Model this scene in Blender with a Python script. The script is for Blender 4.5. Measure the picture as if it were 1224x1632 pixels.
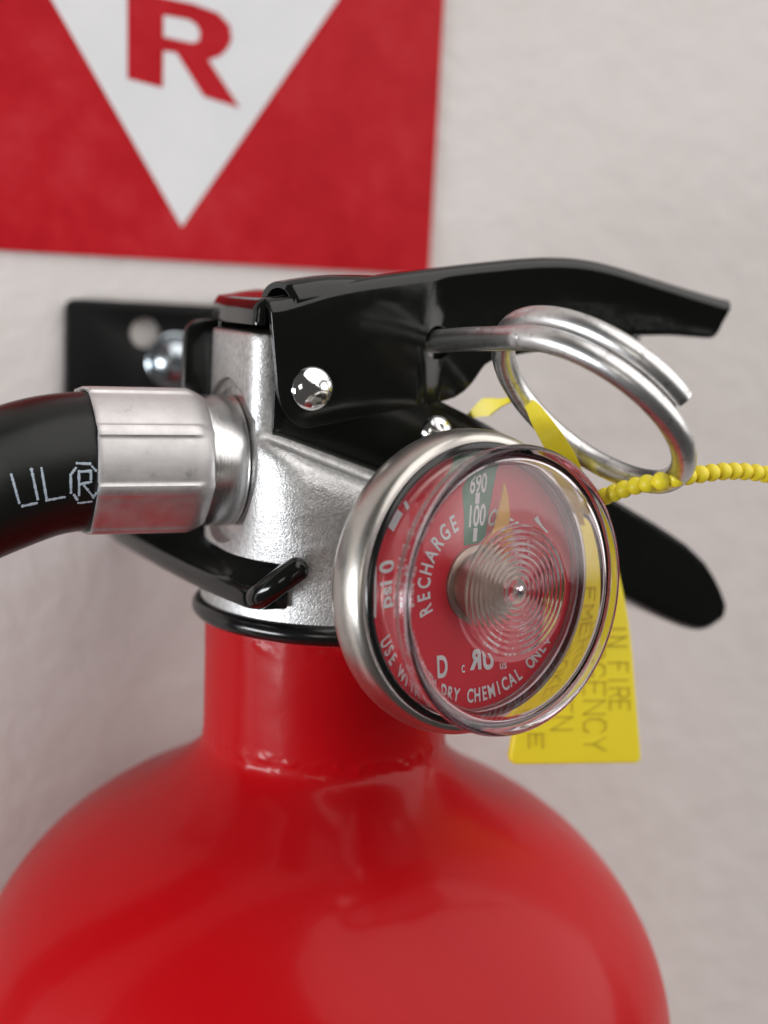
import bpy, bmesh, math, random
from mathutils import Vector, Matrix, noise

# ------------------------------------------------------------------ scene, camera, light
scene = bpy.context.scene
for o in list(bpy.data.objects):
    bpy.data.objects.remove(o)
S = 0.001                                   # everything below is modelled in millimetres
rad = math.radians

cam_data = bpy.data.cameras.new('camera')
cam = bpy.data.objects.new('camera', cam_data)
scene.collection.objects.link(cam)
scene.camera = cam
YAW, PITCH, ROLL = rad(25), rad(9), rad(3)
fwd = Vector((math.sin(YAW) * math.cos(PITCH), math.cos(YAW) * math.cos(PITCH), -math.sin(PITCH)))
rt = Vector((math.cos(YAW), -math.sin(YAW), 0))
up = rt.cross(fwd)
r2 = rt * math.cos(ROLL) + up * math.sin(ROLL)
u2 = -rt * math.sin(ROLL) + up * math.cos(ROLL)
CAM_POS = Vector((-75.6, -180.4, 44.4)) * S
m = Matrix((r2, u2, -fwd)).transposed().to_4x4()
m.translation = CAM_POS
cam.matrix_world = m
cam_data.sensor_fit = 'VERTICAL'
cam_data.sensor_height = 24.0
cam_data.lens = 24.0 * 2160 / 1632
cam_data.clip_start = 0.005
cam_data.clip_end = 20
cam_data.dof.use_dof = True
cam_data.dof.focus_distance = 0.174
cam_data.dof.aperture_fstop = cam_data.lens * 0.001 / 0.0044
cam_data.dof.aperture_blades = 0

world = bpy.data.worlds.new('World')
scene.world = world
world.use_nodes = True
bg = world.node_tree.nodes['Background']
bg.inputs['Color'].default_value = (1.0, 0.965, 0.93, 1)
bg.inputs['Strength'].default_value = 0.065


def area(name, loc, target, sx, sy, power, color, shape='RECTANGLE'):
    l = bpy.data.lights.new(name, 'AREA')
    l.shape = shape
    l.size, l.size_y = sx, sy
    l.energy = power
    l.color = color
    o = bpy.data.objects.new(name, l)
    scene.collection.objects.link(o)
    o.location = loc
    o.rotation_euler = (Vector(target) - Vector(loc)).to_track_quat('-Z', 'Z').to_euler()
    return o


area('ceiling_panel', (1.6, -1.35, 1.85), (0.02, 0.03, 0.0), 6.8, 4.6, 162.0, (1.0, 0.968, 0.945), 'ELLIPSE')
area('side_window', (-0.93, -0.22, -0.13), (0, 0, -0.01), 0.18, 0.56, 8.0, (0.95, 0.97, 1.0))

area('room_lamp', (-0.55, -1.02, 0.10), (0, 0, 0.02), 0.32, 0.32, 0.9, (1.0, 0.93, 0.86))

scene.render.engine = 'CYCLES'
scene.cycles.use_denoising = True
scene.cycles.max_bounces = 14
scene.cycles.transmission_bounces = 12
scene.cycles.glossy_bounces = 6
scene.cycles.caustics_refractive = True
scene.cycles.caustics_reflective = True
scene.cycles.sample_clamp_indirect = 6
vs = scene.view_settings
vs.view_transform = 'Standard'
vs.look = 'None'
vs.exposure = 0.0
vs.gamma = 1.0
vs.use_curve_mapping = False

# ------------------------------------------------------------------ materials
def principled(name, color, rough=0.5, metal=0.0, **kw):
    mt = bpy.data.materials.new(name)
    mt.use_nodes = True
    b = mt.node_tree.nodes['Principled BSDF']
    b.inputs['Base Color'].default_value = (*color, 1)
    b.inputs['Roughness'].default_value = rough
    b.inputs['Metallic'].default_value = metal
    for k, v in kw.items():
        b.inputs[k.replace('_', ' ')].default_value = v
    return mt


def nodes(mt):
    nt = mt.node_tree
    return nt, nt.nodes['Principled BSDF']


def obj_coords(nt, scale=(1, 1, 1), use='Object'):
    tc = nt.nodes.new('ShaderNodeTexCoord')
    mp = nt.nodes.new('ShaderNodeMapping')
    mp.inputs['Scale'].default_value = scale
    nt.links.new(tc.outputs[use], mp.inputs['Vector'])
    return mp.outputs['Vector']


def add_noise(nt, vec, scale, detail=3, rough=0.5):
    n = nt.nodes.new('ShaderNodeTexNoise')
    n.inputs['Scale'].default_value = scale
    n.inputs['Detail'].default_value = detail
    n.inputs['Roughness'].default_value = rough
    nt.links.new(vec, n.inputs['Vector'])
    return n.outputs['Fac']


def add_bump(nt, b, height, strength, dist, prev=None):
    bp = nt.nodes.new('ShaderNodeBump')
    bp.inputs['Strength'].default_value = strength
    bp.inputs['Distance'].default_value = dist
    nt.links.new(height, bp.inputs['Height'])
    if prev is not None:
        nt.links.new(prev, bp.inputs['Normal'])
    nt.links.new(bp.outputs['Normal'], b.inputs['Normal'])
    return bp.outputs['Normal']


def ramp(nt, fac, stops):
    r = nt.nodes.new('ShaderNodeValToRGB')
    els = r.color_ramp.elements
    while len(els) < len(stops):
        els.new(0.5)
    for e, (p, c) in zip(els, stops):
        e.position = p
        e.color = (*c, 1) if len(c) == 3 else c
    nt.links.new(fac, r.inputs['Fac'])
    return r.outputs['Color']


def map_range(nt, fac, a, b_, c, d):
    n = nt.nodes.new('ShaderNodeMapRange')
    for k, v in zip(('From Min', 'From Max', 'To Min', 'To Max'), (a, b_, c, d)):
        n.inputs[k].default_value = v
    nt.links.new(fac, n.inputs['Value'])
    return n.outputs['Result']


M = {}
# painted plaster wall
mt = M['wall'] = principled('painted_plaster', (0.66, 0.635, 0.60), 0.62)
nt, b = nodes(mt)
v = obj_coords(nt)
big = add_noise(nt, v, 190, 5, 0.6)
small = add_noise(nt, v, 900, 3, 0.6)
nrm = add_bump(nt, b, big, 0.38, 0.0015)
add_bump(nt, b, small, 0.25, 0.0003, nrm)
nt.links.new(ramp(nt, add_noise(nt, v, 60, 4), [(0.3, (0.72, 0.682, 0.658)), (0.7, (0.755, 0.718, 0.697))]), b.inputs['Base Color'])
# sign vinyl
mt = M['sign_red'] = principled('sign_red_vinyl', (0.50, 0.012, 0.022), 0.42, Specular_IOR_Level=0.15)
nt, b = nodes(mt)
v = obj_coords(nt)
f = add_noise(nt, v, 75, 5, 0.65)
nt.links.new(ramp(nt, f, [(0.30, (0.42, 0.006, 0.012)), (0.52, (0.50, 0.010, 0.018)), (0.78, (0.55, 0.030, 0.038))]), b.inputs['Base Color'])
nt.links.new(map_range(nt, f, 0.3, 0.75, 0.32, 0.5), b.inputs['Roughness'])
add_bump(nt, b, add_noise(nt, v, 120, 3), 0.12, 0.0008)
mt = M['sign_white'] = principled('sign_white_vinyl', (0.72, 0.73, 0.75), 0.4)
nt, b = nodes(mt)
v = obj_coords(nt)
nt.links.new(ramp(nt, add_noise(nt, v, 70, 5, 0.6), [(0.3, (0.75, 0.76, 0.785)), (0.75, (0.83, 0.835, 0.85))]), b.inputs['Base Color'])
# tank paint
mt = M['tank'] = principled('red_enamel', (0.42, 0.002, 0.005), 0.40, Specular_IOR_Level=0.10, Coat_Weight=0.17, Coat_Roughness=0.13)
nt, b = nodes(mt)
v = obj_coords(nt)
peel = add_noise(nt, v, 420, 2)
wav = add_noise(nt, v, 70, 3)
nrm = add_bump(nt, b, wav, 0.10, 0.0012)
add_bump(nt, b, peel, 0.12, 0.00025, nrm)
pe2 = nt.nodes.new('ShaderNodeBump')
pe2.inputs['Strength'].default_value = 0.09
pe2.inputs['Distance'].default_value = 0.0002
nt.links.new(peel, pe2.inputs['Height'])
nt.links.new(nrm, pe2.inputs['Normal'])
nt.links.new(pe2.outputs['Normal'], b.inputs['Coat Normal'])
nt.links.new(map_range(nt, add_noise(nt, v, 45, 4, 0.6), 0.35, 0.7, 0.32, 0.46), b.inputs['Roughness'])
# black gloss powder coat
mt = M['black'] = principled('black_gloss_paint', (0.005, 0.006, 0.005), 0.16, Specular_IOR_Level=0.35, Coat_Weight=0.1, Coat_Roughness=0.06)
nt, b = nodes(mt)
v = obj_coords(nt)
nrm = add_bump(nt, b, add_noise(nt, v, 160, 2), 0.10, 0.0006)
add_bump(nt, b, add_noise(nt, v, 900, 2), 0.05, 0.0002, nrm)
nt.links.new(map_range(nt, add_noise(nt, v, 120, 4, 0.7), 0.4, 0.75, 0.10, 0.20), b.inputs['Roughness'])
mt = M['bracket_black'] = principled('black_bracket_paint', (0.004, 0.004, 0.004), 0.45, Specular_IOR_Level=0.25)
nt, b = nodes(mt)
add_bump(nt, b, add_noise(nt, obj_coords(nt), 600, 2), 0.1, 0.0003)
# cast aluminium, bead blasted
mt = M['cast'] = principled('cast_aluminium', (0.72, 0.72, 0.72), 0.46, 1.0)
nt, b = nodes(mt)
v = obj_coords(nt)
g1 = add_noise(nt, v, 3600, 2, 0.55)
add_bump(nt, b, g1, 0.6, 0.00015)
nt.links.new(ramp(nt, add_noise(nt, v, 1500, 2), [(0.3, (0.46, 0.46, 0.46)), (0.7, (0.66, 0.66, 0.655))]), b.inputs['Base Color'])
mt = M['machined'] = principled('machined_aluminium', (0.66, 0.655, 0.65), 0.26, 1.0)
nt, b = nodes(mt)
v = obj_coords(nt, (3, 1, 1))
add_bump(nt, b, add_noise(nt, v, 900, 3), 0.12, 0.0002)
mt = M['ferrule'] = principled('crimped_aluminium', (0.56, 0.54, 0.54), 0.42, 1.0)
nt, b = nodes(mt)
v = obj_coords(nt, (0.25, 1, 1))
f = add_noise(nt, v, 700, 4, 0.6)
add_bump(nt, b, f, 0.10, 0.0002)
v2 = obj_coords(nt)
nt.links.new(ramp(nt, add_noise(nt, v2, 330, 6, 0.72), [(0.28, (0.42, 0.41, 0.41)), (0.38, (0.60, 0.585, 0.585)), (0.7, (0.67, 0.65, 0.645))]), b.inputs['Base Color'])
nt.links.new(map_range(nt, add_noise(nt, v2, 240, 5, 0.7), 0.35, 0.7, 0.46, 0.60), b.inputs['Roughness'])
# hose rubber
mt = M['rubber'] = principled('hose_rubber', (0.006, 0.007, 0.006), 0.32, Specular_IOR_Level=0.3)
nt, b = nodes(mt)
v = obj_coords(nt)
nrm = add_bump(nt, b, add_noise(nt, v, 260, 2), 0.12, 0.0005)
add_bump(nt, b, add_noise(nt, v, 1800, 2), 0.08, 0.0001, nrm)
M['oring'] = principled('black_rubber_seal', (0.006, 0.006, 0.006), 0.18)
M['hose_ink'] = principled('pale_ink', (0.40, 0.47, 0.55), 0.6)
M['chrome'] = principled('bright_steel', (0.86, 0.86, 0.86), 0.07, 1.0)
nt, b = nodes(M['chrome'])
add_bump(nt, b, add_noise(nt, obj_coords(nt), 420, 3), 0.18, 0.0004)
mt = M['zinc'] = principled('zinc_plated_steel', (0.52, 0.58, 0.62), 0.25, 1.0)
mt = M['wire'] = principled('galvanised_wire', (0.62, 0.62, 0.61), 0.33, 1.0)
nt, b = nodes(mt)
v = obj_coords(nt)
add_bump(nt, b, add_noise(nt, v, 900, 4, 0.6), 0.14, 0.0002)
nt.links.new(ramp(nt, add_noise(nt, v, 700, 5, 0.7), [(0.34, (0.42, 0.415, 0.41)), (0.46, (0.66, 0.655, 0.65))]), b.inputs['Base Color'])
mt = M['bezel'] = principled('satin_nickel', (0.60, 0.575, 0.54), 0.31, 1.0)
nt, b = nodes(mt)
v = obj_coords(nt)
add_bump(nt, b, add_noise(nt, v, 1600, 3), 0.07, 0.0002)
nt.links.new(ramp(nt, add_noise(nt, v, 520, 5, 0.7), [(0.28, (0.38, 0.36, 0.33)), (0.36, (0.52, 0.495, 0.46)), (0.8, (0.57, 0.545, 0.51))]), b.inputs['Base Color'])
mt = M['lens'] = principled('clear_polycarbonate', (0.99, 0.985, 0.99), 0.0, 0.0, Transmission_Weight=1.0, IOR=1.5)
nt, b = nodes(mt)
va = nt.nodes.new('ShaderNodeVolumeAbsorption')
va.inputs['Color'].default_value = (0.60, 0.44, 0.56, 1)
va.inputs['Density'].default_value = 150
nt.links.new(va.outputs['Volume'], nt.nodes['Material Output'].inputs['Volume'])
M['cup'] = principled('dark_gauge_cup', (0.02, 0.017, 0.017), 0.35)
M['dial'] = principled('dial_red', (0.82, 0.030, 0.050), 0.45)
M['dial_green'] = principled('dial_green', (0.03, 0.20, 0.085), 0.45)
M['dial_white'] = principled('dial_white', (0.88, 0.88, 0.87), 0.5)
M['needle'] = principled('needle_orange', (0.92, 0.45, 0.01), 0.5)
M['brass'] = principled('hub_brass', (0.42, 0.33, 0.26), 0.38, 0.8)
mt = M['yellow'] = principled('yellow_plastic', (0.84, 0.70, 0.03), 0.42, Subsurface_Weight=0.15)
nt, b = nodes(mt)
b.inputs['Subsurface Radius'].default_value = (0.002, 0.0014, 0.0004)
b.inputs['Subsurface Scale'].default_value = 0.5
add_bump(nt, b, add_noise(nt, obj_coords(nt), 500, 3), 0.06, 0.0003)
M['yellow_mark'] = principled('yellow_plastic_lettering', (0.52, 0.40, 0.025), 0.5)

# ------------------------------------------------------------------ mesh helpers (millimetres in, metres out)
def finish(name, verts, faces, mat, parent=None, angle=35, smooth=True):
    me = bpy.data.meshes.new(name)
    me.from_pydata([Vector(p) * S for p in verts], [], faces)
    me.validate()
    bm = bmesh.new()
    bm.from_mesh(me)
    bmesh.ops.recalc_face_normals(bm, faces=bm.faces)
    bm.to_mesh(me)
    bm.free()
    return link(name, me, mat, parent, angle, smooth)


def link(name, me, mat, parent=None, angle=35, smooth=True):
    o = bpy.data.objects.new(name, me)
    scene.collection.objects.link(o)
    me.materials.clear()
    me.materials.append(M[mat])
    if smooth:
        me.polygons.foreach_set('use_smooth', [True] * len(me.polygons))
        if angle < 180:
            me.set_sharp_from_angle(angle=rad(angle))
    if parent is not None:
        o.parent = parent
        o.matrix_parent_inverse = Matrix.Translation(parent_origin(parent)).inverted()
    return o


def parent_origin(p):
    v = Vector((0, 0, 0))
    while p is not None and p.type == 'EMPTY':
        v += p.location
        p = p.parent
    return v


def root(name, loc, label, cat, group=None):
    o = bpy.data.objects.new(name, None)
    scene.collection.objects.link(o)
    o.empty_display_size = 0.01
    o.location = Vector(loc) * S
    o['label'] = label
    o['category'] = cat
    return o


def baked(o, angle=35):
    """apply the modifiers of o"""
    dg = bpy.context.evaluated_depsgraph_get()
    me = bpy.data.meshes.new_from_object(o.evaluated_get(dg))
    o.modifiers.clear()
    o.data = me
    me.polygons.foreach_set('use_smooth', [True] * len(me.polygons))
    if angle < 180:
        me.set_sharp_from_angle(angle=rad(angle))
    return o


def bevelled(o, width=0.25, segs=2, limit=40, angle=50):
    md = o.modifiers.new('bevel', 'BEVEL')
    md.width = width * S
    md.segments = segs
    md.limit_method = 'ANGLE'
    md.angle_limit = rad(limit)
    md.use_clamp_overlap = True
    return baked(o, angle)


def boolean(a, cutters, op='DIFFERENCE'):
    for c in cutters:
        md = a.modifiers.new('bool', 'BOOLEAN')
        md.operation = op
        md.object = c
        md.solver = 'EXACT'
    bpy.context.view_layer.update()
    baked(a)
    for c in cutters:
        bpy.data.objects.remove(c)
    return a


class MB:
    def __init__(s):
        s.v, s.f = [], []

    def add(s, verts, faces):
        n = len(s.v)
        s.v += [Vector(p) for p in verts]
        s.f += [tuple(i + n for i in f) for f in faces]

    def build(s, name, mat, parent=None, **k):
        return finish(name, s.v, s.f, mat, parent, **k)


def lathe_data(profile, origin, ax, e1, e2, segs=96, closed=False):
    """profile of (radius, along axis); a zero radius makes a pole"""
    origin, ax, e1, e2 = map(Vector, (origin, ax, e1, e2))
    vs_, idx = [], []
    for r, w in profile:
        if r < 1e-6:
            idx.append([len(vs_)] * segs)
            vs_.append(origin + ax * w)
        else:
            idx.append(list(range(len(vs_), len(vs_) + segs)))
            for k in range(segs):
                a = 2 * math.pi * k / segs
                vs_.append(origin + ax * w + (e1 * math.cos(a) + e2 * math.sin(a)) * r)
    fs = []
    n = len(profile)
    for i in range(n if closed else n - 1):
        A, B = idx[i], idx[(i + 1) % n]
        for k in range(segs):
            q = [A[k], A[(k + 1) % segs], B[(k + 1) % segs], B[k]]
            q = [x for j, x in enumerate(q) if x not in q[:j]]
            if len(q) > 2:
                fs.append(tuple(q))
    return vs_, fs


def catmull(pts, m=12):
    P = [Vector(p) for p in pts]
    P = [2 * P[0] - P[1]] + P + [2 * P[-1] - P[-2]]
    out = []
    for i in range(1, len(P) - 2):
        a, b_, c, d = P[i - 1:i + 3]
        for k in range(m):
            t = k / m
            out.append(0.5 * (2 * b_ + (c - a) * t + (2 * a - 5 * b_ + 4 * c - d) * t * t + (3 * b_ - a - 3 * c + d) * t ** 3))
    out.append(P[-2])
    return out


def tube_data(path, radius, segs=24, cap=True):
    path = [Vector(p) for p in path]
    rf = radius if callable(radius) else (lambda t: radius)
    n = len(path)
    vs_, fs = [], []
    t0 = (path[1] - path[0]).normalized()
    e = t0.orthogonal().normalized()
    for i, p in enumerate(path):
        t = (path[min(i + 1, n - 1)] - path[max(i - 1, 0)]).normalized()
        e = (e - t * e.dot(t)).normalized()
        f_ = t.cross(e)
        for k in range(segs):
            a = 2 * math.pi * k / segs
            vs_.append(p + (e * math.cos(a) + f_ * math.sin(a)) * rf(i / (n - 1)))
    for i in range(n - 1):
        for k in range(segs):
            k2 = (k + 1) % segs
            fs.append((i * segs + k, i * segs + k2, (i + 1) * segs + k2, (i + 1) * segs + k))
    if cap:
        fs.append(tuple(range(segs)))
        fs.append(tuple(range((n - 1) * segs, n * segs)))
    return vs_, fs


def prism_data(poly, to3, lo, hi):
    n = len(poly)
    vs_ = [to3(a, b_, lo) for a, b_ in poly] + [to3(a, b_, hi) for a, b_ in poly]
    fs = [tuple(range(n)), tuple(range(n, 2 * n))]
    fs += [(i, (i + 1) % n, n + (i + 1) % n, n + i) for i in range(n)]
    return vs_, fs


def box_data(x0, x1, y0, y1, z0, z1):
    return prism_data([(x0, y0), (x1, y0), (x1, y1), (x0, y1)], lambda a, b_, w: (a, b_, w), z0, z1)


def lerp_table(tab, x):
    if x <= tab[0][0]:
        return tab[0][1]
    for (a, va), (b_, vb) in zip(tab, tab[1:]):
        if x <= b_:
            return va + (vb - va) * (x - a) / (b_ - a)
    return tab[-1][1]


def rounded_poly(poly, r, seg=5):
    out = []
    n = len(poly)
    for i in range(n):
        p = Vector(poly[i]); a = Vector(poly[i - 1]); c = Vector(poly[(i + 1) % n])
        rr = r[i] if isinstance(r, (list, tuple)) else r
        d1, d2 = (a - p), (c - p)
        k = min(rr, d1.length * 0.45, d2.length * 0.45)
        if k < 1e-4:
            out.append(tuple(p)); continue
        p1, p2 = p + d1.normalized() * k, p + d2.normalized() * k
        for j in range(seg + 1):
            t = j / seg
            out.append(tuple((1 - t) ** 2 * p1 + 2 * t * (1 - t) * p + t * t * p2))
    return out


def text_data(s, size, xscale=1.0, offset=0.0, mirror=False):
    """flat letter mesh, centred on x, baseline at 0; millimetres"""
    cu = bpy.data.curves.new('t', 'FONT')
    cu.body = s
    cu.size = 1.0
    cu.align_x = 'CENTER'
    cu.offset = offset
    cu.resolution_u = 5
    o = bpy.data.objects.new('t', cu)
    scene.collection.objects.link(o)
    dg = bpy.context.evaluated_depsgraph_get()
    me = bpy.data.meshes.new_from_object(o.evaluated_get(dg))
    vs_ = [(v_.co.x * size * xscale * (-1 if mirror else 1), v_.co.y * size) for v_ in me.vertices]
    fs = [tuple(p.vertices) for p in me.polygons]
    bpy.data.objects.remove(o)
    bpy.data.meshes.remove(me)
    bpy.data.curves.remove(cu)
    return vs_, fs

DOTS = [(-47.28,-9.7,20.24),(-47.21,-9.7,19.96),(-47.13,-9.8,19.66),(-47.05,-9.8,19.37),(-46.98,-9.8,19.08),(-46.9,-9.9,18.79),(-46.82,-9.9,18.5),(-46.73,-9.9,18.2),(-46.66,-9.9,17.91),(-46.57,-9.9,17.61),(-46.47,-9.8,17.3),(-46.39,-9.8,17.0),(-46.29,-9.7,16.69),(-45.84,-9.6,16.22),(-45.55,-9.5,16.27),(-45.26,-9.5,16.32),(-44.97,-9.5,16.37),(-44.69,-9.5,16.44),(-44.4,-9.4,16.49),(-44.1,-9.4,16.54),(-44.8,-9.5,20.84),(-44.74,-9.6,20.54),(-44.68,-9.6,20.23),(-44.62,-9.6,19.92),(-44.55,-9.7,19.61),(-44.49,-9.7,19.31),(-44.43,-9.7,19.0),(-44.36,-9.7,18.68),(-44.28,-9.7,18.37),(-44.21,-9.6,18.05),(-44.13,-9.6,17.72),(-44.06,-9.5,17.41),(-43.98,-9.5,17.08),(-43.57,-9.5,21.0),(-43.52,-9.5,20.7),(-43.47,-9.5,20.39),(-43.43,-9.6,20.09),(-43.37,-9.6,19.77),(-43.32,-9.6,19.46),(-43.27,-9.6,19.16),(-43.21,-9.6,18.84),(-43.15,-9.5,18.52),(-43.09,-9.5,18.21),(-43.03,-9.5,17.89),(-42.96,-9.4,17.57),(-42.89,-9.3,17.24),(-42.82,-9.2,16.91),(-42.82,-9.2,16.89),(-42.49,-9.2,16.93),(-42.16,-9.2,16.97),(-41.84,-9.1,17.02),(-41.51,-9.1,17.06),(-41.18,-9.1,17.11),(-40.85,-9.1,17.16),(-40.53,-9.0,17.2),(-39.08,-9.3,21.59),(-38.75,-9.3,21.57),(-38.42,-9.3,21.55),(-38.09,-9.3,21.54),(-37.76,-9.3,21.52),(-37.44,-9.3,21.51),(-39.25,-9.4,20.97),(-39.47,-9.4,20.69),(-39.68,-9.4,20.4),(-39.89,-9.4,20.12),(-39.87,-9.4,19.79),(-39.86,-9.4,19.47),(-39.84,-9.4,19.13),(-39.82,-9.3,18.8),(-39.79,-9.3,18.47),(-39.76,-9.2,18.13),(-39.74,-9.1,17.8),(-39.29,-9.0,17.41),(-39.08,-8.8,17.12),(-38.87,-8.7,16.83),(-38.63,-8.5,16.31),(-38.3,-8.4,16.33),(-37.96,-8.4,16.36),(-37.63,-8.4,16.39),(-37.29,-8.4,16.42),(-36.97,-8.4,16.45),(-37.13,-9.3,21.13),(-36.9,-9.4,20.89),(-36.66,-9.3,20.65),(-36.3,-9.3,20.3),(-36.27,-9.3,19.93),(-36.23,-9.3,19.57),(-36.2,-9.3,19.21),(-36.14,-9.2,18.84),(-36.15,-9.1,18.55),(-36.16,-9.1,18.26),(-36.17,-9.0,17.97),(-36.44,-8.9,17.6),(-36.62,-8.8,17.31),(-36.79,-8.6,17.03),(-38.84,-9.4,20.56),(-38.84,-9.4,20.25),(-38.83,-9.4,19.94),(-38.81,-9.4,19.63),(-38.79,-9.3,19.31),(-38.78,-9.3,19.0),(-38.76,-9.3,18.69),(-38.73,-9.2,18.36),(-38.72,-9.1,18.05),(-38.69,-9.0,17.72),(-38.66,-8.9,17.4),(-38.85,-9.4,20.5),(-38.54,-9.4,20.52),(-38.23,-9.4,20.53),(-37.93,-9.4,20.56),(-37.62,-9.4,20.58),(-37.32,-9.4,20.6),(-37.3,-9.3,20.26),(-37.29,-9.3,19.91),(-37.28,-9.3,19.57),(-37.26,-9.3,19.22),(-38.61,-9.2,18.87),(-38.28,-9.3,18.95),(-37.94,-9.3,19.02),(-37.6,-9.2,19.08),(-37.26,-9.3,19.16),(-38.07,-9.2,18.62),(-37.84,-9.1,18.36),(-37.61,-9.1,18.1),(-37.38,-8.9,17.81),(-37.15,-8.9,17.54),(-36.96,-8.8,17.29),(-36.77,-8.6,17.04)]

# ------------------------------------------------------------------ wall
W = 60.0
wall = finish('wall', [(-900, W, -900), (1100, W, -900), (1100, W, 1100), (-900, W, 1100),
                       (-900, W + 40, -900), (1100, W + 40, -900), (1100, W + 40, 1100), (-900, W + 40, 1100)],
              [(0, 1, 2, 3), (4, 5, 6, 7), (0, 1, 5, 4), (1, 2, 6, 5), (2, 3, 7, 6), (3, 0, 4, 7)], 'wall', smooth=False)
wall['kind'] = 'structure'
wall['label'] = 'off-white painted plaster wall with fine lumpy texture'

# ------------------------------------------------------------------ sign on the wall
sign = root('safety_sign', (-6.5, W, 49), 'red square wall sign with white downward triangle and red letter R', 'sign')
XZ = lambda y: (lambda a, b_, w: (a, w, b_))
pv = prism_data(rounded_poly([(-56, 48.9), (43.1, 48.9), (42.9, 149), (-56, 149)], 0.6, 2), XZ(0), W - 0.9, W - 0.02)
finish('sign_panel', *pv, 'sign_red', sign, smooth=False)
pv = prism_data([(-6.6, 54.9), (42.0, 128.5), (-55.0, 128.5)], XZ(0), W - 1.0, W - 0.85)
finish('white_triangle', *pv, 'sign_white', sign, smooth=False)
R_OUT = [(-17.26, 93.56), (-16.94, 79.26), (-10.72, 78.37), (-10.78, 84.56), (-8.43, 84.53), (-3.22, 77.68), (3.45, 76.43), (-2.62, 83.94), (-0.46, 84.93), (0.76, 86.25), (1.52, 87.94), (1.09, 90.23), (-1.17, 92.06), (-5.86, 93.02), (-10.13, 93.29)]
R_IN = [(-10.94, 90.49), (-6.46, 90.33), (-4.97, 89.68), (-4.25, 88.4), (-4.43, 87.01), (-5.55, 86.45), (-10.84, 86.85)]
letter = finish('letter', *prism_data(R_OUT, XZ(0), W - 1.07, W - 0.95), 'sign_red', sign, smooth=False)
cut = finish('cut', *prism_data(R_IN, XZ(0), W - 1.5, W - 0.5), 'sign_red', smooth=False)
boolean(letter, [cut])
letter.data.polygons.foreach_set('use_smooth', [False] * len(letter.data.polygons))

# ------------------------------------------------------------------ wall bracket
bracket = root('wall_bracket', (0, W, 20), 'black steel hanger bracket screwed to the wall behind the valve', 'bracket')
plate = finish('back_plate', *prism_data(rounded_poly([(-14, 2.7), (14, 2.7), (14, 14), (27, 14), (27, 41.3), (-27, 41.3), (-27, 14), (-14, 14)], 2.0), XZ(0), W - 1.9, W - 0.05), 'bracket_black', bracket)
hole = []
for k in range(24):
    a = 2 * math.pi * k / 24
    hole.append((-12.9 + 2.75 * math.cos(a), 35.9 + 2.75 * math.sin(a)))
boolean(plate, [finish('cut', *prism_data(hole, XZ(0), W - 6, W + 2), 'bracket_black')])
bevelled(plate, 0.35, 2)
edge_tab = [(-15.2, -15.6), (-14.6, -16.9), (-13.4, -17.7), (-9, -18.7), (-4, -19.7), (4, -20.8), (12, -21.7), (34, -23.4), (44, -23.2), (50, -21.5), (55, -17.5), (58.05, -14.5)]
for sx in (-1, 1):
    vv, ff = [], []
    stn = [-15.2, -15.0, -14.6, -14.0, -13.2, -11.5, -9, -6, -3, 0, 4, 8, 14, 22, 34, 40, 44, 47, 50, 52.5, 55, 58.05]
    for y in stn:
        xo = lerp_table(edge_tab, y)
        tp = max(0, min(1, (y + 15.2) / 5)) ** 0.6
        hi = 4.9 + 3.4 * tp
        for px_, pz in ((xo + 0.4, 2.7), (xo, 3.1), (xo, 4.9), (xo + 0.5, 5.35), (xo + 1.6, 5.5), (xo + 3.2, 5.6 + (hi - 5.6) * 0.35), (max(xo + 4.6, -14.6), hi - 0.4), (-12.9, hi), (-12.1, hi), (-12.1, 2.7)):
            vv.append((min(px_, -12.1) * -sx, y, max(pz, 2.7)))
    for i in range(len(stn) - 1):
        for k in range(10):
            ff.append((i * 10 + k, i * 10 + (k + 1) % 10, i * 10 + 10 + (k + 1) % 10, i * 10 + 10 + k))
    ff += [tuple(range(10)), tuple(range(len(vv) - 10, len(vv)))]
    finish('prong', vv, ff, 'black', bracket, angle=55)
    fp = catmull([(-16.2 * -sx, -14.4, 4.1), (-15.9 * -sx, -16.4, 5.2), (-14.2 * -sx, -18.0, 7.2), (-11.0 * -sx, -18.4, 9.5)], 10)
    finish('hook_finger', *tube_data(fp, lambda t: 1.7 * (1 - max(0, (t - 0.9) / 0.1) ** 2 * 0.55) * (1 - max(0, (0.1 - t) / 0.1) ** 2 * 0.4), 20), 'black', bracket, angle=60)
# screw through the plate
head = [(0, -2.9), (1.2, -2.85), (2.3, -2.5), (3.2, -1.8), (3.7, -0.95), (3.75, -0.75), (4.9, -0.7), (5.15, -0.5), (5.15, 0), (0, 0)]
YAX = ((0, 1, 0), (1, 0, 0), (0, 0, 1))
screw = finish('screw', *lathe_data(head, (-7.6, W - 1.9, 31.0), *YAX, segs=48), 'zinc', bracket, angle=40)
cuts = []
for rx, rz in ((1.9, 0.42), (0.42, 1.9)):
    c = MB()
    c.add(*box_data(-7.6 - rx, -7.6 + rx, W - 6, W - 3.2, 31 - rz, 31 + rz))
    cuts.append(c.build('cut', 'zinc'))
boolean(screw, cuts)

# ------------------------------------------------------------------ fire extinguisher
ext = root('fire_extinguisher', (0, 0, -330), 'red fire extinguisher with pressure gauge, black levers and hose hung on wall', 'fire extinguisher')

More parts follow.
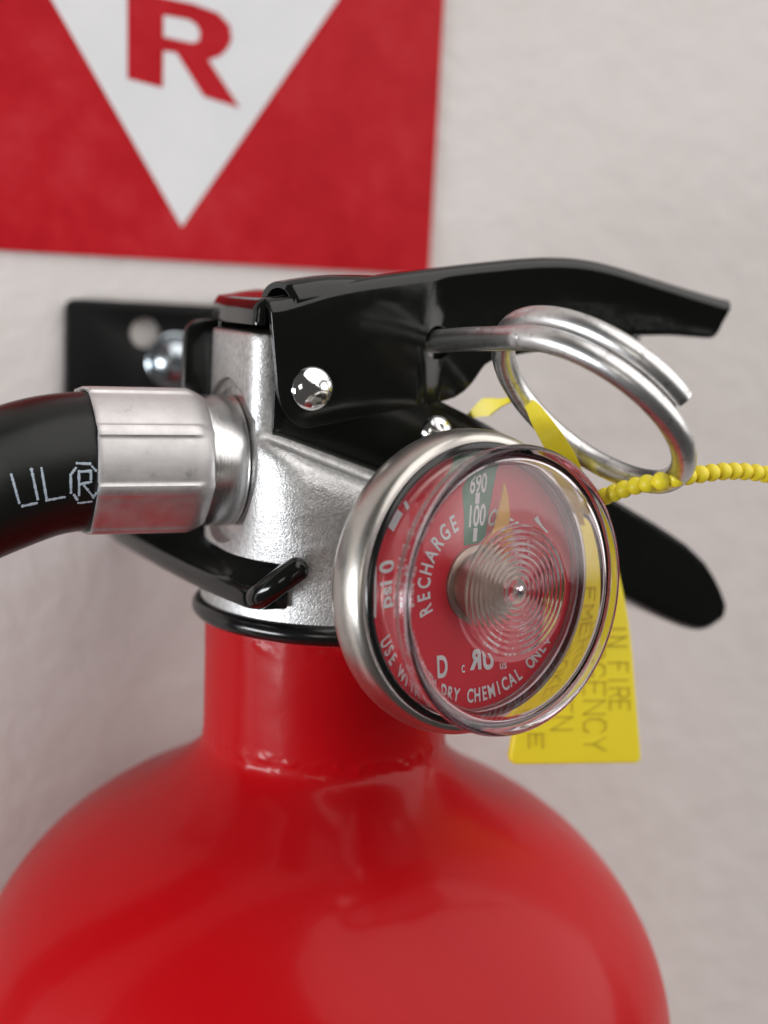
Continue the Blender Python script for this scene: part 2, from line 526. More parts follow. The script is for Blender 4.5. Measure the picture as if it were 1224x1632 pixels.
# tank: neck, fillet, dome, side
prof = []
for k in range(70):
    z = -1.6 - k * (19.0 / 69)
    r = 17.75 + 0.35 * (k / 69)
    if k < 3:
        r -= (3 - k) * 0.25
    prof.append((r, z))
DR, DH, DZ = 53.6, 43.0, -65.5
RJ = 28.5                                    # where the concave fillet meets the dome
a0 = math.asin(RJ / DR)
NF = 40
zc = DZ + DH * math.cos(a0)
p0, p1, p2 = Vector((18.1, -20.6)), Vector((18.3, zc + DH / DR * math.tan(a0) * (RJ - 18.3))), Vector((RJ, zc))
for k in range(1, NF):
    t = k / NF
    q = (1 - t) ** 2 * p0 + 2 * t * (1 - t) * p1 + t * t * p2
    prof.append((q.x, q.y))
for k in range(60):
    a = a0 + (math.pi / 2 - a0) * k / 59
    prof.append((DR * math.sin(a), DZ + DH * math.cos(a)))
prof += [(DR, -150), (DR, -300), (DR - 1, -322), (DR - 6, -330), (0, -330)]
tv, tf = lathe_data(prof, (0, 0, 0), (0, 0, 1), (1, 0, 0), (0, 1, 0), segs=288)
for p in tv:                                 # weld and paint ripples round the foot and the lip of the neck
    z, r = p.z, math.hypot(p.x, p.y)
    if z > -34 and r > 1:
        w = math.exp(-((z + 20.0) / 1.2) ** 2) * 0.42 + math.exp(-((z + 3.0) / 1.1) ** 2) * 0.25
        w2 = 0.05
        q = noise.noise(Vector((p.x, p.y, p.z * 0.9)) * 0.62) * 0.6 + noise.noise(Vector((p.x, p.y, p.z)) * 1.3) * 0.4
        d = max(0, q + 0.05) * w + noise.noise(p * 0.14) * w2
        p.x += p.x / r * d
        p.y += p.y / r * d
for p in tv:                                 # the tank hangs a touch out of plumb
    p.x -= (p.z + 1.6) * 0.034
finish('tank', tv, tf, 'tank', ext, angle=180)

# rubber seal between tank and valve
rp = [(18.3 + 1.45 * math.cos(2 * math.pi * k / 20), -0.9 + 1.45 * math.sin(2 * math.pi * k / 20)) for k in range(20)]
finish('seal_ring', *lathe_data(rp, (0, 0, 0), (0, 0, 1), (1, 0, 0), (0, 1, 0), 128, closed=True), 'oring', ext, angle=180)

# gauge frame
GC = Vector((9.0, -39.0, 9.4))
ga, gt = rad(12.3), rad(4.2)
GN = Vector((math.sin(ga) * math.cos(gt), -math.cos(ga) * math.cos(gt), math.sin(gt)))
GH = Vector((0, 0, 1)).cross(GN).normalized()
GV = GN.cross(GH)

# valve body: lofted casting + upper block + gauge boss, remeshed to one rounded casting
def superloop(hx, hy, cr, n=96):
    pts = []
    for k in range(n):
        a = 2 * math.pi * k / n
        d = Vector((math.cos(a), math.sin(a)))
        lo, hi = 0.0, 40.0
        for _ in range(26):
            mid = (lo + hi) / 2
            qx, qy = abs(d.x * mid) - (hx - cr), abs(d.y * mid) - (hy - cr)
            s = math.hypot(max(qx, 0), max(qy, 0)) + min(max(qx, qy), 0) - cr
            if s < 0: lo = mid
            else: hi = mid
        pts.append(d * lo)
    return pts
rings = [(-1.0, 18.5, 18.5, 18.4), (3.0, 18.5, 18.5, 18.4), (7.5, 17.6, 18.0, 15.5), (11, 16.7, 17.2, 11), (16, 16.6, 16.8, 8.5), (20.6, 16.4, 16.3, 8), (22.6, 16.4, 15.4, 7.0), (24, 16.2, 13.4, 5.5)]
vv, ff = [], []
for z, hx, hy, cr in rings:
    for q in superloop(hx, hy, cr):
        zz = z
        if z > 20:
            zz = 24.2 - 0.36 * (q.x + 13) - (24 - z)
        vv.append((q.x, q.y, zz))
n = 96
for i in range(len(rings) - 1):
    for k in range(n):
        ff.append((i * n + k, i * n + (k + 1) % n, (i + 1) * n + (k + 1) % n, (i + 1) * n + k))
ff.append(tuple(range(n))); ff.append(tuple(range((len(rings) - 1) * n, len(rings) * n)))
body = finish('valve_body', vv, ff, 'cast', ext)
blk = finish('cut', *prism_data(rounded_poly([(-16.3, -10.4), (11, -10.4), (11, 10.4), (-16.3, 10.4)], 3.0, 6), lambda a, b_, w: (a, b_, w), 10, 38.9), 'cast')
boss = finish('cut', *lathe_data([(0, -34), (7.6, -34), (7.6, -17.5), (0, -17.5)], GC, GN, GH, GV, 48), 'cast')
boolean(body, [blk, boss], 'UNION')
md = body.modifiers.new('remesh', 'REMESH')
md.mode = 'VOXEL'
md.voxel_size = 0.00036
md = body.modifiers.new('smooth', 'SMOOTH')
md.factor = 0.5
md.iterations = 22
baked(body, 180)
c1 = finish('cut', *box_data(-40, -12.0, -40, 40, 2.3, 8.6), 'cast')
c2 = finish('cut', *box_data(12.0, 40, -40, 40, 2.3, 8.6), 'cast')
c3 = finish('cut', *lathe_data([(0, -20), (11.6, -20), (11.6, 4.0), (0, 4.0)], (-19.5, 0, 20.7), (1, 0, 0), (0, 1, 0), (0, 0, 1), 72), 'cast')
boolean(body, [c1, c2, c3])
body.data.set_sharp_from_angle(angle=rad(40))
finish('hose_port', *lathe_data([(0, 0), (10.3, 0), (10.3, 0.5), (0, 0.5)], (-15.56, 0, 20.7), (1, 0, 0), (0, 1, 0), (0, 0, 1), 72), 'machined', ext)

# ---------------------------------------------------------------- pressed steel channels
def channel(stations, half, thick, bend, sgn, zweb, zedge, yoff=None, shear=None, tilt=None, nfl=7, narc=6, nweb=6):
    """U channel swept along x: web at zweb(x), flange edges at zedge(x); sgn +1 opens down, -1 opens up"""
    def section(x, inset):
        hw, rb = half - inset, max(bend - inset, 0.15)
        zw, ze = zweb(x), zedge(x)
        D = max(abs(zw - ze), bend + 0.05)
        pts = []
        def put(y, d):
            z = zw - sgn * d - (tilt(x) * (y + half) / (2 * half) if tilt else 0)
            xx = x + (shear(x) * d if shear else 0)
            yo = (yoff(x) if yoff else 0) * (1 if y < 0 else -1) * min(1, max(0, (d - 1.5) / 3))
            pts.append(Vector((xx, y + yo, z)))
        d0 = inset
        for k in range(nfl):
            put(-hw, D + (d0 + rb - D) * k / nfl)
        for k in range(narc + 1):
            a = math.pi / 2 * k / narc
            put(-hw + rb - rb * math.cos(a), d0 + rb - rb * math.sin(a))
        for k in range(1, nweb):
            put(-hw + rb + 2 * (hw - rb) * k / nweb, d0)
        for k in range(narc + 1):
            a = math.pi / 2 * (1 - k / narc)
            put(hw - rb + rb * math.cos(a), d0 + rb - rb * math.sin(a))
        for k in range(1, nfl + 1):
            put(hw, d0 + rb + (D - d0 - rb) * k / nfl)
        return pts
    vv, ff = [], []
    L = None
    for x in stations:
        a, b_ = section(x, 0), section(x, thick)
        L = len(a)
        vv += a + b_
    st = 2 * L
    for i in range(len(stations) - 1):
        for k in range(L - 1):
            A, B = i * st, (i + 1) * st
            ff.append((A + k, A + k + 1, B + k + 1, B + k))
            ff.append((A + L + k + 1, A + L + k, B + L + k, B + L + k + 1))
        for k in (0, L - 1):
            A, B = i * st, (i + 1) * st
            ff.append((A + k, B + k, B + L + k, A + L + k))
    for A in (0, (len(stations) - 1) * st):
        for k in range(L - 1):
            ff.append((A + k, A + k + 1, A + L + k + 1, A + L + k))
    return vv, ff


def spread(*segs):
    out = []
    for a, b_, n_ in segs:
        out += [a + (b_ - a) * k / n_ for k in range(n_)]
    out.append(segs[-1][1])
    return out

top_tab = [(-15, 43.3), (-11, 44.3), (-7, 45.9), (0, 47.4), (9, 48.9), (15, 49.9), (24, 51.2), (29, 51.6), (33, 51.6), (38, 51.0), (44, 49.8), (52, 48.2), (60.5, 46.7)]
bot_tab = [(-15, 32.0), (-14.9, 30.6), (-14.6, 29.4), (-14.1, 28.5), (-13.4, 27.7), (-12.4, 27.0), (-11.2, 26.6), (-9.8, 26.6), (12, 30.5), (13.6, 31.0), (15.0, 31.9), (16.2, 33.1), (17.0, 34.3), (17.9, 35.6), (19.5, 36.5), (21.5, 36.95), (43, 40.7), (50, 41.0), (58.6, 40.8), (59.2, 40.95), (59.6, 41.25), (59.85, 41.7), (60, 42.3)]
def smooth_tab(tab, w):
    return lambda x: sum(lerp_table(tab, x + w * d) for d in (-1, -0.5, 0, 0.5, 1)) / 5
ztop = smooth_tab(top_tab, 2.5)
zbot = lambda x: lerp_table(bot_tab, x)
fold = lambda x: 0.0 if x < 8.1 else (1.0 if x > 10.6 else (x - 8.1) / 2.5)
st = spread((-15, -11, 14), (-11, 8.1, 14), (8.1, 10.6, 3), (10.6, 12, 2), (12, 22, 20), (22, 46, 16), (46, 56, 6), (56, 60, 12))
shear = lambda x: 0.13 * max(0, min(1, (-2 - x) / 13)) - 0.30 * max(0, min(1, (x - 50) / 10))
lever = finish('squeeze_lever', *channel(st, 12.0, 1.3, 2.0, 1, ztop, zbot, fold, shear, lambda x: 2.7 * max(0, min(1, (x + 12) / 5))), 'black', ext, angle=50)
bevelled(lever, 0.28, 3, 50, 55)
boolean(lever, [finish('cut', *lathe_data([(0, -5), (2.35, -5), (2.35, 5), (0, 5)], (10.2, -11.5, 38.55), (0, 1, 0), (1, 0, 0), (0, 0, 1), 40), 'black')])
lever.data.set_sharp_from_angle(angle=rad(50))
# raised bead pressed along the near corner of the lever, open at its end
vv, ff = [], []
NS, NA = 26, 14
for i in range(NS):
    t = i / (NS - 1)
    x = -11.4 + 17 * t
    zc = ztop(x) - 1.3 - 2.6 * t ** 1.2
    for rr in (2.5, 1.75):
        for k in range(NA + 1):
            a = math.pi * (-0.06 + 1.12 * k / NA)
            yb = -9.4 - rr * 1.0 * math.cos(a)
            vv.append((x - 0.6 * (yb + 12) * (1 - t), yb, zc + rr * 1.1 * math.sin(a)))
L = NA + 1
for i in range(NS - 1):
    A, B = i * 2 * L, (i + 1) * 2 * L
    for k in range(NA):
        ff.append((A + k, A + k + 1, B + k + 1, B + k))
        ff.append((A + L + k + 1, A + L + k, B + L + k, B + L + k + 1))
for A in (0, (NS - 1) * 2 * L):
    for k in range(NA):
        ff.append((A + k, A + k + 1, A + L + k + 1, A + L + k))
finish('pressed_bead', vv, ff, 'black', lever, angle=60)
# lip curled down over the front of the lever
vv, ff = [], []
prf = [(-9.0, 44.6), (-12.0, 44.1), (-14.0, 43.7)]
for k in range(1, 9):
    a = rad(12 + 88 * k / 8)
    prf.append((-14.3 - 2.0 * math.sin(a), 41.65 + 2.0 * math.cos(a)))
prf += [(-16.38, 40.4), (-16.38, 39.9)]
m_ = len(prf)
inner = []
for i, p in enumerate(prf):
    a = Vector(prf[max(i - 1, 0)]); c = Vector(prf[min(i + 1, m_ - 1)])
    t = (c - a).normalized()
    inner.append(Vector(p) + Vector((-t.y, t.x)) * 1.15)
ys = [-10.2, -9.9, -9.0, -4, 2, 8.5, 9.7, 10.5, 10.9]
for j, y in enumerate(ys):
    sh = {0: 0.5, 1: 0.15, 6: 0.35, 7: 1.0, 8: 1.9}.get(j, 0)
    for P in (prf, inner):
        for (x, z) in P:
            f_ = max(0, min(1, (-11 - x) / 5))
            vv.append((x + sh * f_, y, z))
L2 = 2 * m_
for j in range(len(ys) - 1):
    A, B = j * L2, (j + 1) * L2
    for i in range(m_ - 1):
        ff.append((A + i, A + i + 1, B + i + 1, B + i))
        ff.append((A + m_ + i + 1, A + m_ + i, B + m_ + i, B + m_ + i + 1))
    for i in (0, m_ - 1):
        ff.append((A + i, B + i, B + m_ + i, A + m_ + i))
for A in (0, (len(ys) - 1) * L2):
    for i in range(m_ - 1):
        ff.append((A + i, A + i + 1, A + m_ + i + 1, A + m_ + i))
bevelled(finish('curled_lip', vv, ff, 'black', lever), 0.3, 3, 50, 60)

# pin hole rim in the near flange of the lever
PIN = Vector((10.0, -12, 38.7))
def rivet(x, y, z, r, parent, name='rivet'):
    pr = [(0, -1.25), (0.25 * r, -1.24), (0.3 * r, -1.2), (0.55 * r, -1.08), (0.78 * r, -0.78), (0.93 * r, -0.42), (r, -0.1), (r, 0.4), (0, 0.4)]
    return finish(name, *lathe_data(pr, (x, y, z), *YAX, segs=48), 'chrome', parent, angle=60)
rivet(-8.6, -12.0, 31.8, 3.0, lever)

# lower carrying handle
lb_tab = [(-13.4, 24.3), (2.5, 18.9), (46.3, -0.2), (53.8, -3.7), (58.5, -5.5), (61, -6.1), (62.4, -6.1), (63.6, -5.7), (64.3, -5.1), (64.9, -4.4)]
lt_tab = [(-13.4, 36), (8.5, 36), (9.5, 31.4), (11.6, 30.3), (18.3, 27.5), (41.9, 15.9), (50, 11.9), (56, 8.6), (60, 5.5), (62.2, 2.9), (63.6, 0.8), (64.4, -0.6), (64.9, -1.6)]
zlow = smooth_tab(lb_tab, 1.2)
zhi = lambda x: max(lerp_table(lt_tab, x), zlow(x) + 2.6)
st = spread((-13.4, 8.5, 14), (8.5, 12, 6), (12, 55, 24), (55, 64.9, 24))
handle = finish('carry_handle', *channel(st, 10.7, 1.3, 2.5, -1, zlow, zhi), 'black', ext, angle=50)
bevelled(handle, 0.28, 3, 50, 55)
rivet(11.0, -10.7, 26.0, 2.35, handle)
o = finish('rear_flange', *prism_data(rounded_poly([(-19.6, 25), (-9, 25), (-9, 39.9), (-19.6, 39.9)], [0.5, 0.5, 1, 3.2]), XZ(0), 10.9, 12.3), 'black', handle)
bevelled(o, 0.4, 3)

# ---------------------------------------------------------------- hose and its crimped collar
hp = catmull([(-24, 0, 20.7), (-38, 0, 20.5), (-47, -0.5, 18.2), (-58, -1, 13.2), (-74, 4, 2), (-87, 14, -20), (-92, 24, -60), (-88, 27, -120)], 14)
hose = finish('hose', *tube_data(hp, 9.3, 64), 'rubber', ext, angle=180)
mbk = MB()
random.seed(7)
seg = lambda n_: [(math.cos(2 * math.pi * k / n_), math.sin(2 * math.pi * k / n_)) for k in range(n_)]
for q in DOTS:
    q = Vector(q)
    i = min(range(len(hp)), key=lambda k: (hp[k] - q).length)
    j0, j1 = max(i - 1, 0), min(i + 1, len(hp) - 1)
    t = (hp[j1] - hp[j0]).normalized()
    ax = hp[i] + t * (q - hp[i]).dot(t)
    nn = (q - ax).normalized()
    e = t
    f_ = nn.cross(e)
    c = ax + nn * 9.33
    rr = 0.155 + 0.075 * random.random()
    vs_ = [c + nn * 0.035] + [c + (e * a + f_ * b_) * rr for a, b_ in seg(8)]
    mbk.add(vs_, [(0, 1 + k, 1 + (k + 1) % 8) for k in range(8)])
mbk.build('printed_mark', 'hose_ink', hose, smooth=False)
# collar: eight crimped faces with ridges between, rounded towards the valve
vv, ff = [], []
xs = [-36.4, -36.35, -36.1, -35.6, -34.5, -31, -27, -23.6, -23.0, -22.4, -21.8, -21.3, -20.9, -20.6, -20.4]
NSEG = 288
def collar_r(th, x):
    d = (math.degrees(th) - 30) % 45
    d = min(d, 45 - d)
    base = 10.0 / max(math.cos(rad(22.5 - d)) , 0.2) * 0.985 if False else 10.15
    flat = 9.93 / math.cos(rad(max(0, 22.5 - d)) * 0.55)
    r = min(base, flat)
    fade = min(1, max(0, (-21.8 - x) / 1.2))
    ridge = 1 / (1 + math.exp((d - 4.6) / 0.35))
    r += (0.27 * ridge) * fade
    return r
for i, x in enumerate(xs):
    sh = 0.0
    if x > -23.6:
        t = (x + 23.6) / 3.2
        sh = -1.15 * t ** 2.6
    if i == 0: sh = -0.28
    if i == 1: sh = -0.1
    for k in range(NSEG):
        th = 2 * math.pi * k / NSEG
        wob = noise.noise(Vector((math.cos(th) * 1.3, math.sin(th) * 1.3, 3))) * 0.35 if i < 4 else 0
        r = collar_r(th, x) + sh
        vv.append((x + wob, -math.cos(th) * r, 20.7 + math.sin(th) * r))
for i in range(len(xs) - 1):
    for k in range(NSEG):
        ff.append((i * NSEG + k, i * NSEG + (k + 1) % NSEG, (i + 1) * NSEG + (k + 1) % NSEG, (i + 1) * NSEG + k))
base = len(vv)
for x, r in ((-36.2, 9.36), (-25, 9.2), (-20.4, 7.0)):
    for k in range(NSEG):
        th = 2 * math.pi * k / NSEG
        wob = noise.noise(Vector((math.cos(th) * 1.3, math.sin(th) * 1.3, 3))) * 0.35 if x < -36 else 0
        vv.append((x + wob, -math.cos(th) * r, 20.7 + math.sin(th) * r))
ch = [0 * NSEG, base, base + NSEG, base + 2 * NSEG, (len(xs) - 1) * NSEG]
for a, b_ in zip(ch, ch[1:]):
    for k in range(NSEG):
        ff.append((a + k, a + (k + 1) % NSEG, b_ + (k + 1) % NSEG, b_ + k))
finish('hose_collar', vv, ff, 'ferrule', hose, angle=28)
finish('hose_coupling', *lathe_data([(0, 5.2), (8.6, 5.2), (9.05, 4.9), (9.15, 4.6), (9.15, 0.3), (9.15, 0.05), (7, 0)], (-20.75, 0, 20.7), (1, 0, 0), (0, 1, 0), (0, 0, 1), 96), 'machined', hose, angle=50)

# ---------------------------------------------------------------- pressure gauge
gauge = bpy.data.objects.new('pressure_gauge', None)
scene.collection.objects.link(gauge)
gauge.parent = ext
gauge.location = GC * S - ext.location
GF = (GC, GN, GH, GV)
bz = [(16.9, -8.4), (16.95, -7.2), (17.6, -6.9), (18.2, -6.75)]
for k in range(1, 15):
    a = math.pi * k / 14
    bz.append((18.2 + 0.0 + 1.6 * math.sin(a) ** 0.8, -9.85 + 3.1 * math.cos(a)))
bz += [(17.2, -13.3), (14, -13.9), (9, -14.1), (7.2, -14.2), (7.2, -15.2), (5.4, -15.3), (5.4, -20), (0, -20), (0, -12.5), (16.2, -12.4), (16.6, -9.0)]
finish('bezel', *lathe_data(bz, *GF, segs=160, closed=True), 'bezel', gauge, angle=45)
finish('dial', *lathe_data([(0, -8.35), (16.75, -8.35), (16.75, -8.8), (0, -8.8)], *GF, segs=96), 'dial', gauge)
finish('dark_lens_ring', *lathe_data([(17.34, -7.3), (17.34, -6.4), (17.45, -6.3), (17.7, -6.35), (18.0, -6.5), (18.25, -6.8), (18.2, -7.2)], *GF, segs=128, closed=True), 'oring', gauge, angle=50)  # thin black ring set in to draw a dark line between lens and bezel
def on_dial(x, y, w):
    return GC + GH * x + GV * y + GN * w
class Print(MB):
    def poly(s, pts, w):
        s.add([on_dial(x, y, w) for x, y in pts], [tuple(range(len(pts)))])
    def text(s, txt, size, x, y, rot=0, xs_=0.62, off=0.02, w=-8.25, mirror=False, dy=None):
        vs_, fs = text_data(txt, size, xs_, off, mirror)
        c, sn = math.cos(rot), math.sin(rot)
        dy = -0.35 * size if dy is None else dy
        s.add([on_dial(x + a * c - (b_ + dy) * sn, y + a * sn + (b_ + dy) * c, w) for a, b_ in vs_], fs)
    def bar(s, x, y, lx, ly, rot, w=-8.25):
        c, sn = math.cos(rot), math.sin(rot)
        s.poly([(x + a * c - b_ * sn, y + a * sn + b_ * c) for a, b_ in ((-lx / 2, -ly / 2), (lx / 2, -ly / 2), (lx / 2, ly / 2), (-lx / 2, ly / 2))], w)
gz = Print()
arc = [(16.6 * math.sin(rad(a)), 16.6 * math.cos(rad(a))) for a in range(-12, 13, 2)]
gz.poly([(-1.85, 4.9)] + [(-2.15, 9.0)] + arc + [(2.15, 9.0), (1.85, 4.9)], -8.30)
gz.build('green_zone', 'dial_green', gauge, smooth=False)
pr = Print()
pr.text('690', 3.9, 0.0, 13.2, 0, 0.52, 0.018)
pr.bar(0, 11.05, 0.75, 1.5, 0)
pr.text('100', 4.1, 0.0, 8.75, 0, 0.52, 0.018)
pr.bar(0, 6.15, 0.7, 1.8, 0)
for i, ch_ in enumerate('RECHARGE'):
    a = -108 + i * 11.7
    pr.text(ch_, 3.3, 8.9 * math.sin(rad(a)), 8.9 * math.cos(rad(a)), -rad(a), 0.62, 0.025)
for i, ch_ in enumerate('OVERCHARGED'):
    a = 20 + i * 9.6
    pr.text(ch_, 3.3, 8.7 * math.sin(rad(a)), 8.7 * math.cos(rad(a)), -rad(a), 0.58, 0.025)
for i, ch_ in enumerate('USE WITH DRY CHEMICAL ONLY'):
    a = 246 - i * 4.85
    if ch_ != ' ':
        pr.text(ch_, 2.75, 14.7 * math.sin(rad(a)), 14.7 * math.cos(rad(a)), rad(180 - a), 0.60, 0.025)
pr.text('psi 0', 4.0, -13.3, 0.9, rad(90), 0.78, 0.025)
pr.bar(-15.3, 0.2, 0.35, 6.2, 0)
pr.bar(-12.3, 8.6, 1.15, 2.5, rad(-35))
pr.bar(-10.6, 10.3, 0.55, 1.3, rad(35))
pr.bar(10.9, 6.4, 0.7, 3.0, rad(28))
pr.text('D', 4.1, -5.6, -10.2, 0, 0.66, 0.03)
pr.text('c', 2.2, -1.9, -10.6, 0, 0.7, 0.01)
pr.text('R', 3.6, 0.45, -9.75, 0, 0.85, 0.05, mirror=True)
pr.text('U', 3.6, 2.5, -9.9, 0, 0.75, 0.05)
pr.text('us', 1.9, 5.0, -10.8, 0, 0.75, 0.01)
pr.build('dial_lettering', 'dial_white', gauge, smooth=False)
nd = MB()
npoly = [(3.35, 13.0), (2.75, 9.5), (2.2, 6.4), (2.6, 5.6), (1.3, 4.3), (2.0, 3.6), (3.6, 5.6), (4.75, 6.5), (4.6, 8.5), (4.1, 11.0)]
nv, nf = prism_data(npoly, lambda a, b_, w: on_dial(a, b_, w + 0.05 * max(0, b_ - 6)), -7.35, -7.1)
nd.add(nv, nf)
nd.build('needle', 'needle', gauge, smooth=False)
hub = [(0, -4.0), (3.9, -4.0), (4.25, -4.15), (4.3, -4.6), (3.95, -4.8), (3.95, -7.6), (4.5, -7.7), (4.75, -7.9), (4.75, -8.35), (0, -8.35)]
finish('gauge_hub', *lathe_data(hub, *GF, segs=64), 'brass', gauge, angle=40)
# clear moulded lens with concentric rings in its middle and a thick rolled rim
lp = [(0, -0.35), (0.35, -0.32), (0.6, 0.05), (0.85, 0.32), (1.2, 0.30), (1.5, 0.02)]
nr, r0, r1 = 9, 1.6, 8.4
for k in range(nr * 6 + 1):
    t = k / (nr * 6)
    lp.append((r0 + (r1 - r0) * t, 0.0 + 0.15 * (1 - math.cos(2 * math.pi * nr * t)) / 2))
lp += [(9.0, -0.05), (12, -0.06), (16.2, -0.05), (16.7, 0.0), (17.1, 0.2), (17.5, 0.35), (17.85, 0.3), (18.1, 0.05), (18.2, -0.35), (18.1, -0.8), (17.8, -1.2), (17.55, -1.8), (17.46, -2.4), (17.4, -3.2), (17.36, -4), (17.32, -5), (17.3, -6), (17.28, -7), (17.26, -8.0), (17.25, -8.2), (16.6, -8.2), (16.6, -8.0), (16.62, -7), (16.64, -6), (16.65, -5), (16.66, -4), (16.66, -2.6), (16.64, -1.9), (16.58, -1.45), (16.4, -1.2), (16.1, -1.1), (15.6, -1.08), (14, -1.08), (10, -1.1), (5, -1.1), (0, -1.1)]
finish('lens', *lathe_data(lp, *GF, segs=192), 'lens', gauge, angle=42)

# ------------------------------------------------------------------ pull pin
pin = root('pull_pin', (10, -12, 38.7), 'steel pull pin with coiled wire ring through the upper lever', 'pin')
PN = Vector((0.64, 0.16, 0.75)).normalized()
PC = Vector((19.95, -34.5, 31.2))
s_ = Vector((10, -29.5, 38.7)) - PC
s_ -= PN * s_.dot(PN)
PE = s_.normalized()
PF = PN.cross(PE)
path = [Vector((10, 14, 37.2)), Vector((10, 0, 38.0)), Vector((10, -12, 38.8)), Vector((9.9, -20, 39.45)), Vector((9.75, -27, 39.85))]
path = catmull(path, 6)[:-1]
for k in range(0, 81):
    a = rad(-2 + k * 6.0)
    if a < rad(18):
        continue
    lift = 3.15 * max(0, min(1, (a - rad(190)) / rad(165)))
    path.append(PC + (PE * math.cos(a) + PF * math.sin(a)) * 14.0 + PN * lift)
finish('pin_wire', *tube_data(catmull(path, 3), 1.58, 28), 'wire', pin, angle=50)

# ------------------------------------------------------------------ yellow tamper seal
seal = root('tamper_seal', (33, -18, -22), 'yellow plastic tamper seal with bead chain and lettered tag behind gauge', 'seal')
tagp = rounded_poly([(22.0, -21.4), (45.3, -23.5), (41.2, -2.0), (38.3, 7.0), (34.8, 15.5), (26.5, 15.5)], [1.6, 1.3, 5, 5, 1.5, 1.5], 6)
o = finish('tag', *prism_data(tagp, XZ(0), -18.5, -17.3), 'yellow', seal)
bevelled(o, 0.3, 3)
GLY = {'I': [[(.5, 0), (.5, 1)]], 'N': [[(0, 0), (0, 1), (1, 0), (1, 1)]], 'F': [[(0, 0), (0, 1), (1, 1)], [(0, .55), (.8, .55)]],
       'R': [[(0, 0), (0, 1), (.8, 1), (1, .85), (1, .65), (.8, .5), (0, .5)], [(.5, .5), (1, 0)]], 'E': [[(1, 0), (0, 0), (0, 1), (1, 1)], [(0, .52), (.8, .52)]],
       'M': [[(0, 0), (0, 1), (.5, .35), (1, 1), (1, 0)]], 'G': [[(1, .8), (.8, 1), (.25, 1), (0, .75), (0, .25), (.25, 0), (.8, 0), (1, .2), (1, .45), (.6, .45)]],
       'C': [[(1, .8), (.78, 1), (.25, 1), (0, .75), (0, .25), (.25, 0), (.78, 0), (1, .2)]], 'Y': [[(0, 1), (.5, .45), (1, 1)], [(.5, .45), (.5, 0)]],
       'B': [[(0, 0), (0, 1), (.8, 1), (1, .78), (.8, .52), (0, .52)], [(.8, .52), (1, .28), (.8, 0), (0, 0)]],
       'O': [[(.25, 0), (0, .25), (0, .75), (.25, 1), (.75, 1), (1, .75), (1, .25), (.75, 0), (.25, 0)]], 'K': [[(0, 0), (0, 1)], [(1, 1), (0, .45), (1, 0)]]}
tm = MB()
def tag_line(txt, start, end, upv, width=0.72):
    a, b_, u_ = Vector(start), Vector(end), Vector(upv)
    step = (b_ - a) / len(txt)
    for i, ch_ in enumerate(txt):
        for line in GLY.get(ch_, []):
            P = [a + step * (i + 0.12 + p[0] * width) + u_ * p[1] for p in line]
            for p, q in zip(P, P[1:]):
                d = (q - p).normalized()
                nrm_ = Vector((-d.y, d.x)) * 0.11
                p_, q_ = p - d * 0.08, q + d * 0.08
                tm.add(*prism_data([p_ + nrm_, p_ - nrm_, q_ - nrm_, q_ + nrm_], XZ(0), -18.62, -18.4))
tag_line('IN FIRE', (36.7, -0.9), (38.75, -14.8), (3.45, -0.25))
tag_line('EMERGENCY', (32.0, 4.9), (34.75, -20.9), (3.75, -0.3))
tag_line('BROKEN', (26.8, -0.8), (28.65, -17.1), (3.65, -0.3))
tag_line('E', (24.75, -16.6), (25.1, -19.6), (2.35, -0.2))
tm.build('tag_lettering', 'yellow_mark', seal, smooth=False)
CH = [(25.71, -27.0, 17.91), (25.45, -31.0, 19.49), (25.31, -34.0, 20.62), (25.81, -38.0, 22.2), (27.45, -42.0, 23.5), (32.42, -42.0, 24.18), (38.65, -41.0, 24.48), (45.65, -40.0, 23.8), (54.78, -38.0, 21.63), (67.28, -35.0, 17.23)]
cp = catmull(CH, 30)
finish('cord', *tube_data(cp[::5], 0.55, 10), 'yellow', seal)
acc, bead0, bn = 0.0, None, 0
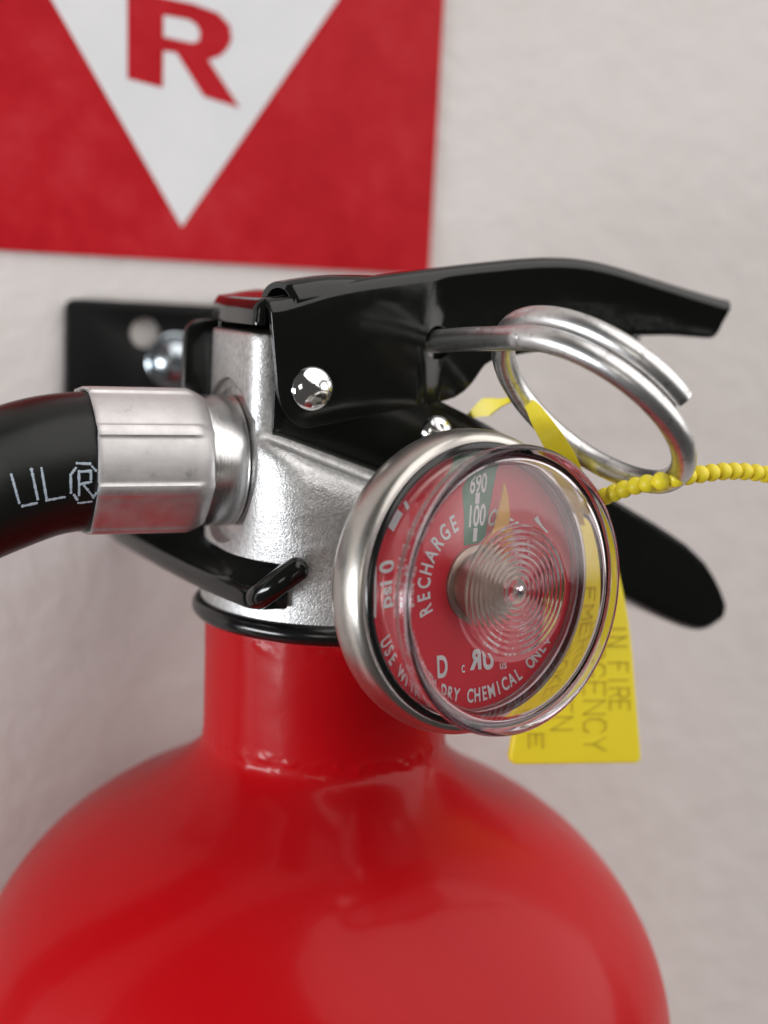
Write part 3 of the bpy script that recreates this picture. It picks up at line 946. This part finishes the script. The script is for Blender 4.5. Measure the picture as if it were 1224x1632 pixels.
for p, q in zip(cp, cp[1:]):
    acc += (q - p).length
    if acc >= 1.95:
        acc = 0.0
        if bead0 is None:
            pr_ = [(1.17 * math.sin(math.pi * k / 14), 1.12 * -math.cos(math.pi * k / 14)) for k in range(15)]
            pr_[0], pr_[-1] = (0, pr_[0][1]), (0, pr_[-1][1])
            bv, bf = lathe_data(pr_, (0, 0, 0), (0, 0, 1), (1, 0, 0), (0, 1, 0), 20)
            bead0 = finish('bead', bv, bf, 'yellow', seal, angle=180)
            bo = bead0
        else:
            bo = bead0.copy()
            scene.collection.objects.link(bo)
        bo.location = q * S
        bo.rotation_mode = 'QUATERNION'
        bo.rotation_quaternion = (q - p).to_track_quat('Z', 'Y')
SP = [(16.33, -8.0, 27.09), (16.71, -10.0, 28.39), (18.06, -12.0, 29.76), (19.12, -14.0, 30.58), (19.75, -16.0, 31.21), (19.98, -18.5, 31.53), (19.17, -22.5, 30.85), (18.67, -26.0, 29.18), (19.9, -27.5, 26.76), (22.74, -27.0, 23.41), (26.3, -24.0, 19.25), (29.68, -20.0, 14.55)]
SWD = [0.4, 0.8, 2.7, 1.2, 0.6, 0.6, 1.7, 2.5, 3.0, 3.0, 3.0, 3.0]
sp = catmull(SP, 8)
vv, ff = [], []
side = Vector((0.75, -0.55, 0.35))
for i, p in enumerate(sp):
    t = (sp[min(i + 1, len(sp) - 1)] - sp[max(i - 1, 0)]).normalized()
    view = (Vector((-75.6, -180.4, 60)) - p).normalized()
    wv = t.cross(view).normalized()
    nv_ = wv.cross(t).normalized()
    k = min(i / 8, len(SWD) - 1.001)
    w = SWD[int(k)] + (SWD[int(k) + 1] - SWD[int(k)]) * (k - int(k))
    for a, b_ in ((-.5, -.28), (.5, -.28), (.5, .28), (-.5, .28)):
        vv.append(p + wv * a * w + nv_ * b_)
for i in range(len(sp) - 1):
    for k in range(4):
        ff.append((i * 4 + k, i * 4 + (k + 1) % 4, i * 4 + 4 + (k + 1) % 4, i * 4 + 4 + k))
ff += [(0, 1, 2, 3), tuple(len(vv) - 4 + k for k in range(4))]
finish('strap', vv, ff, 'yellow', seal, angle=50)
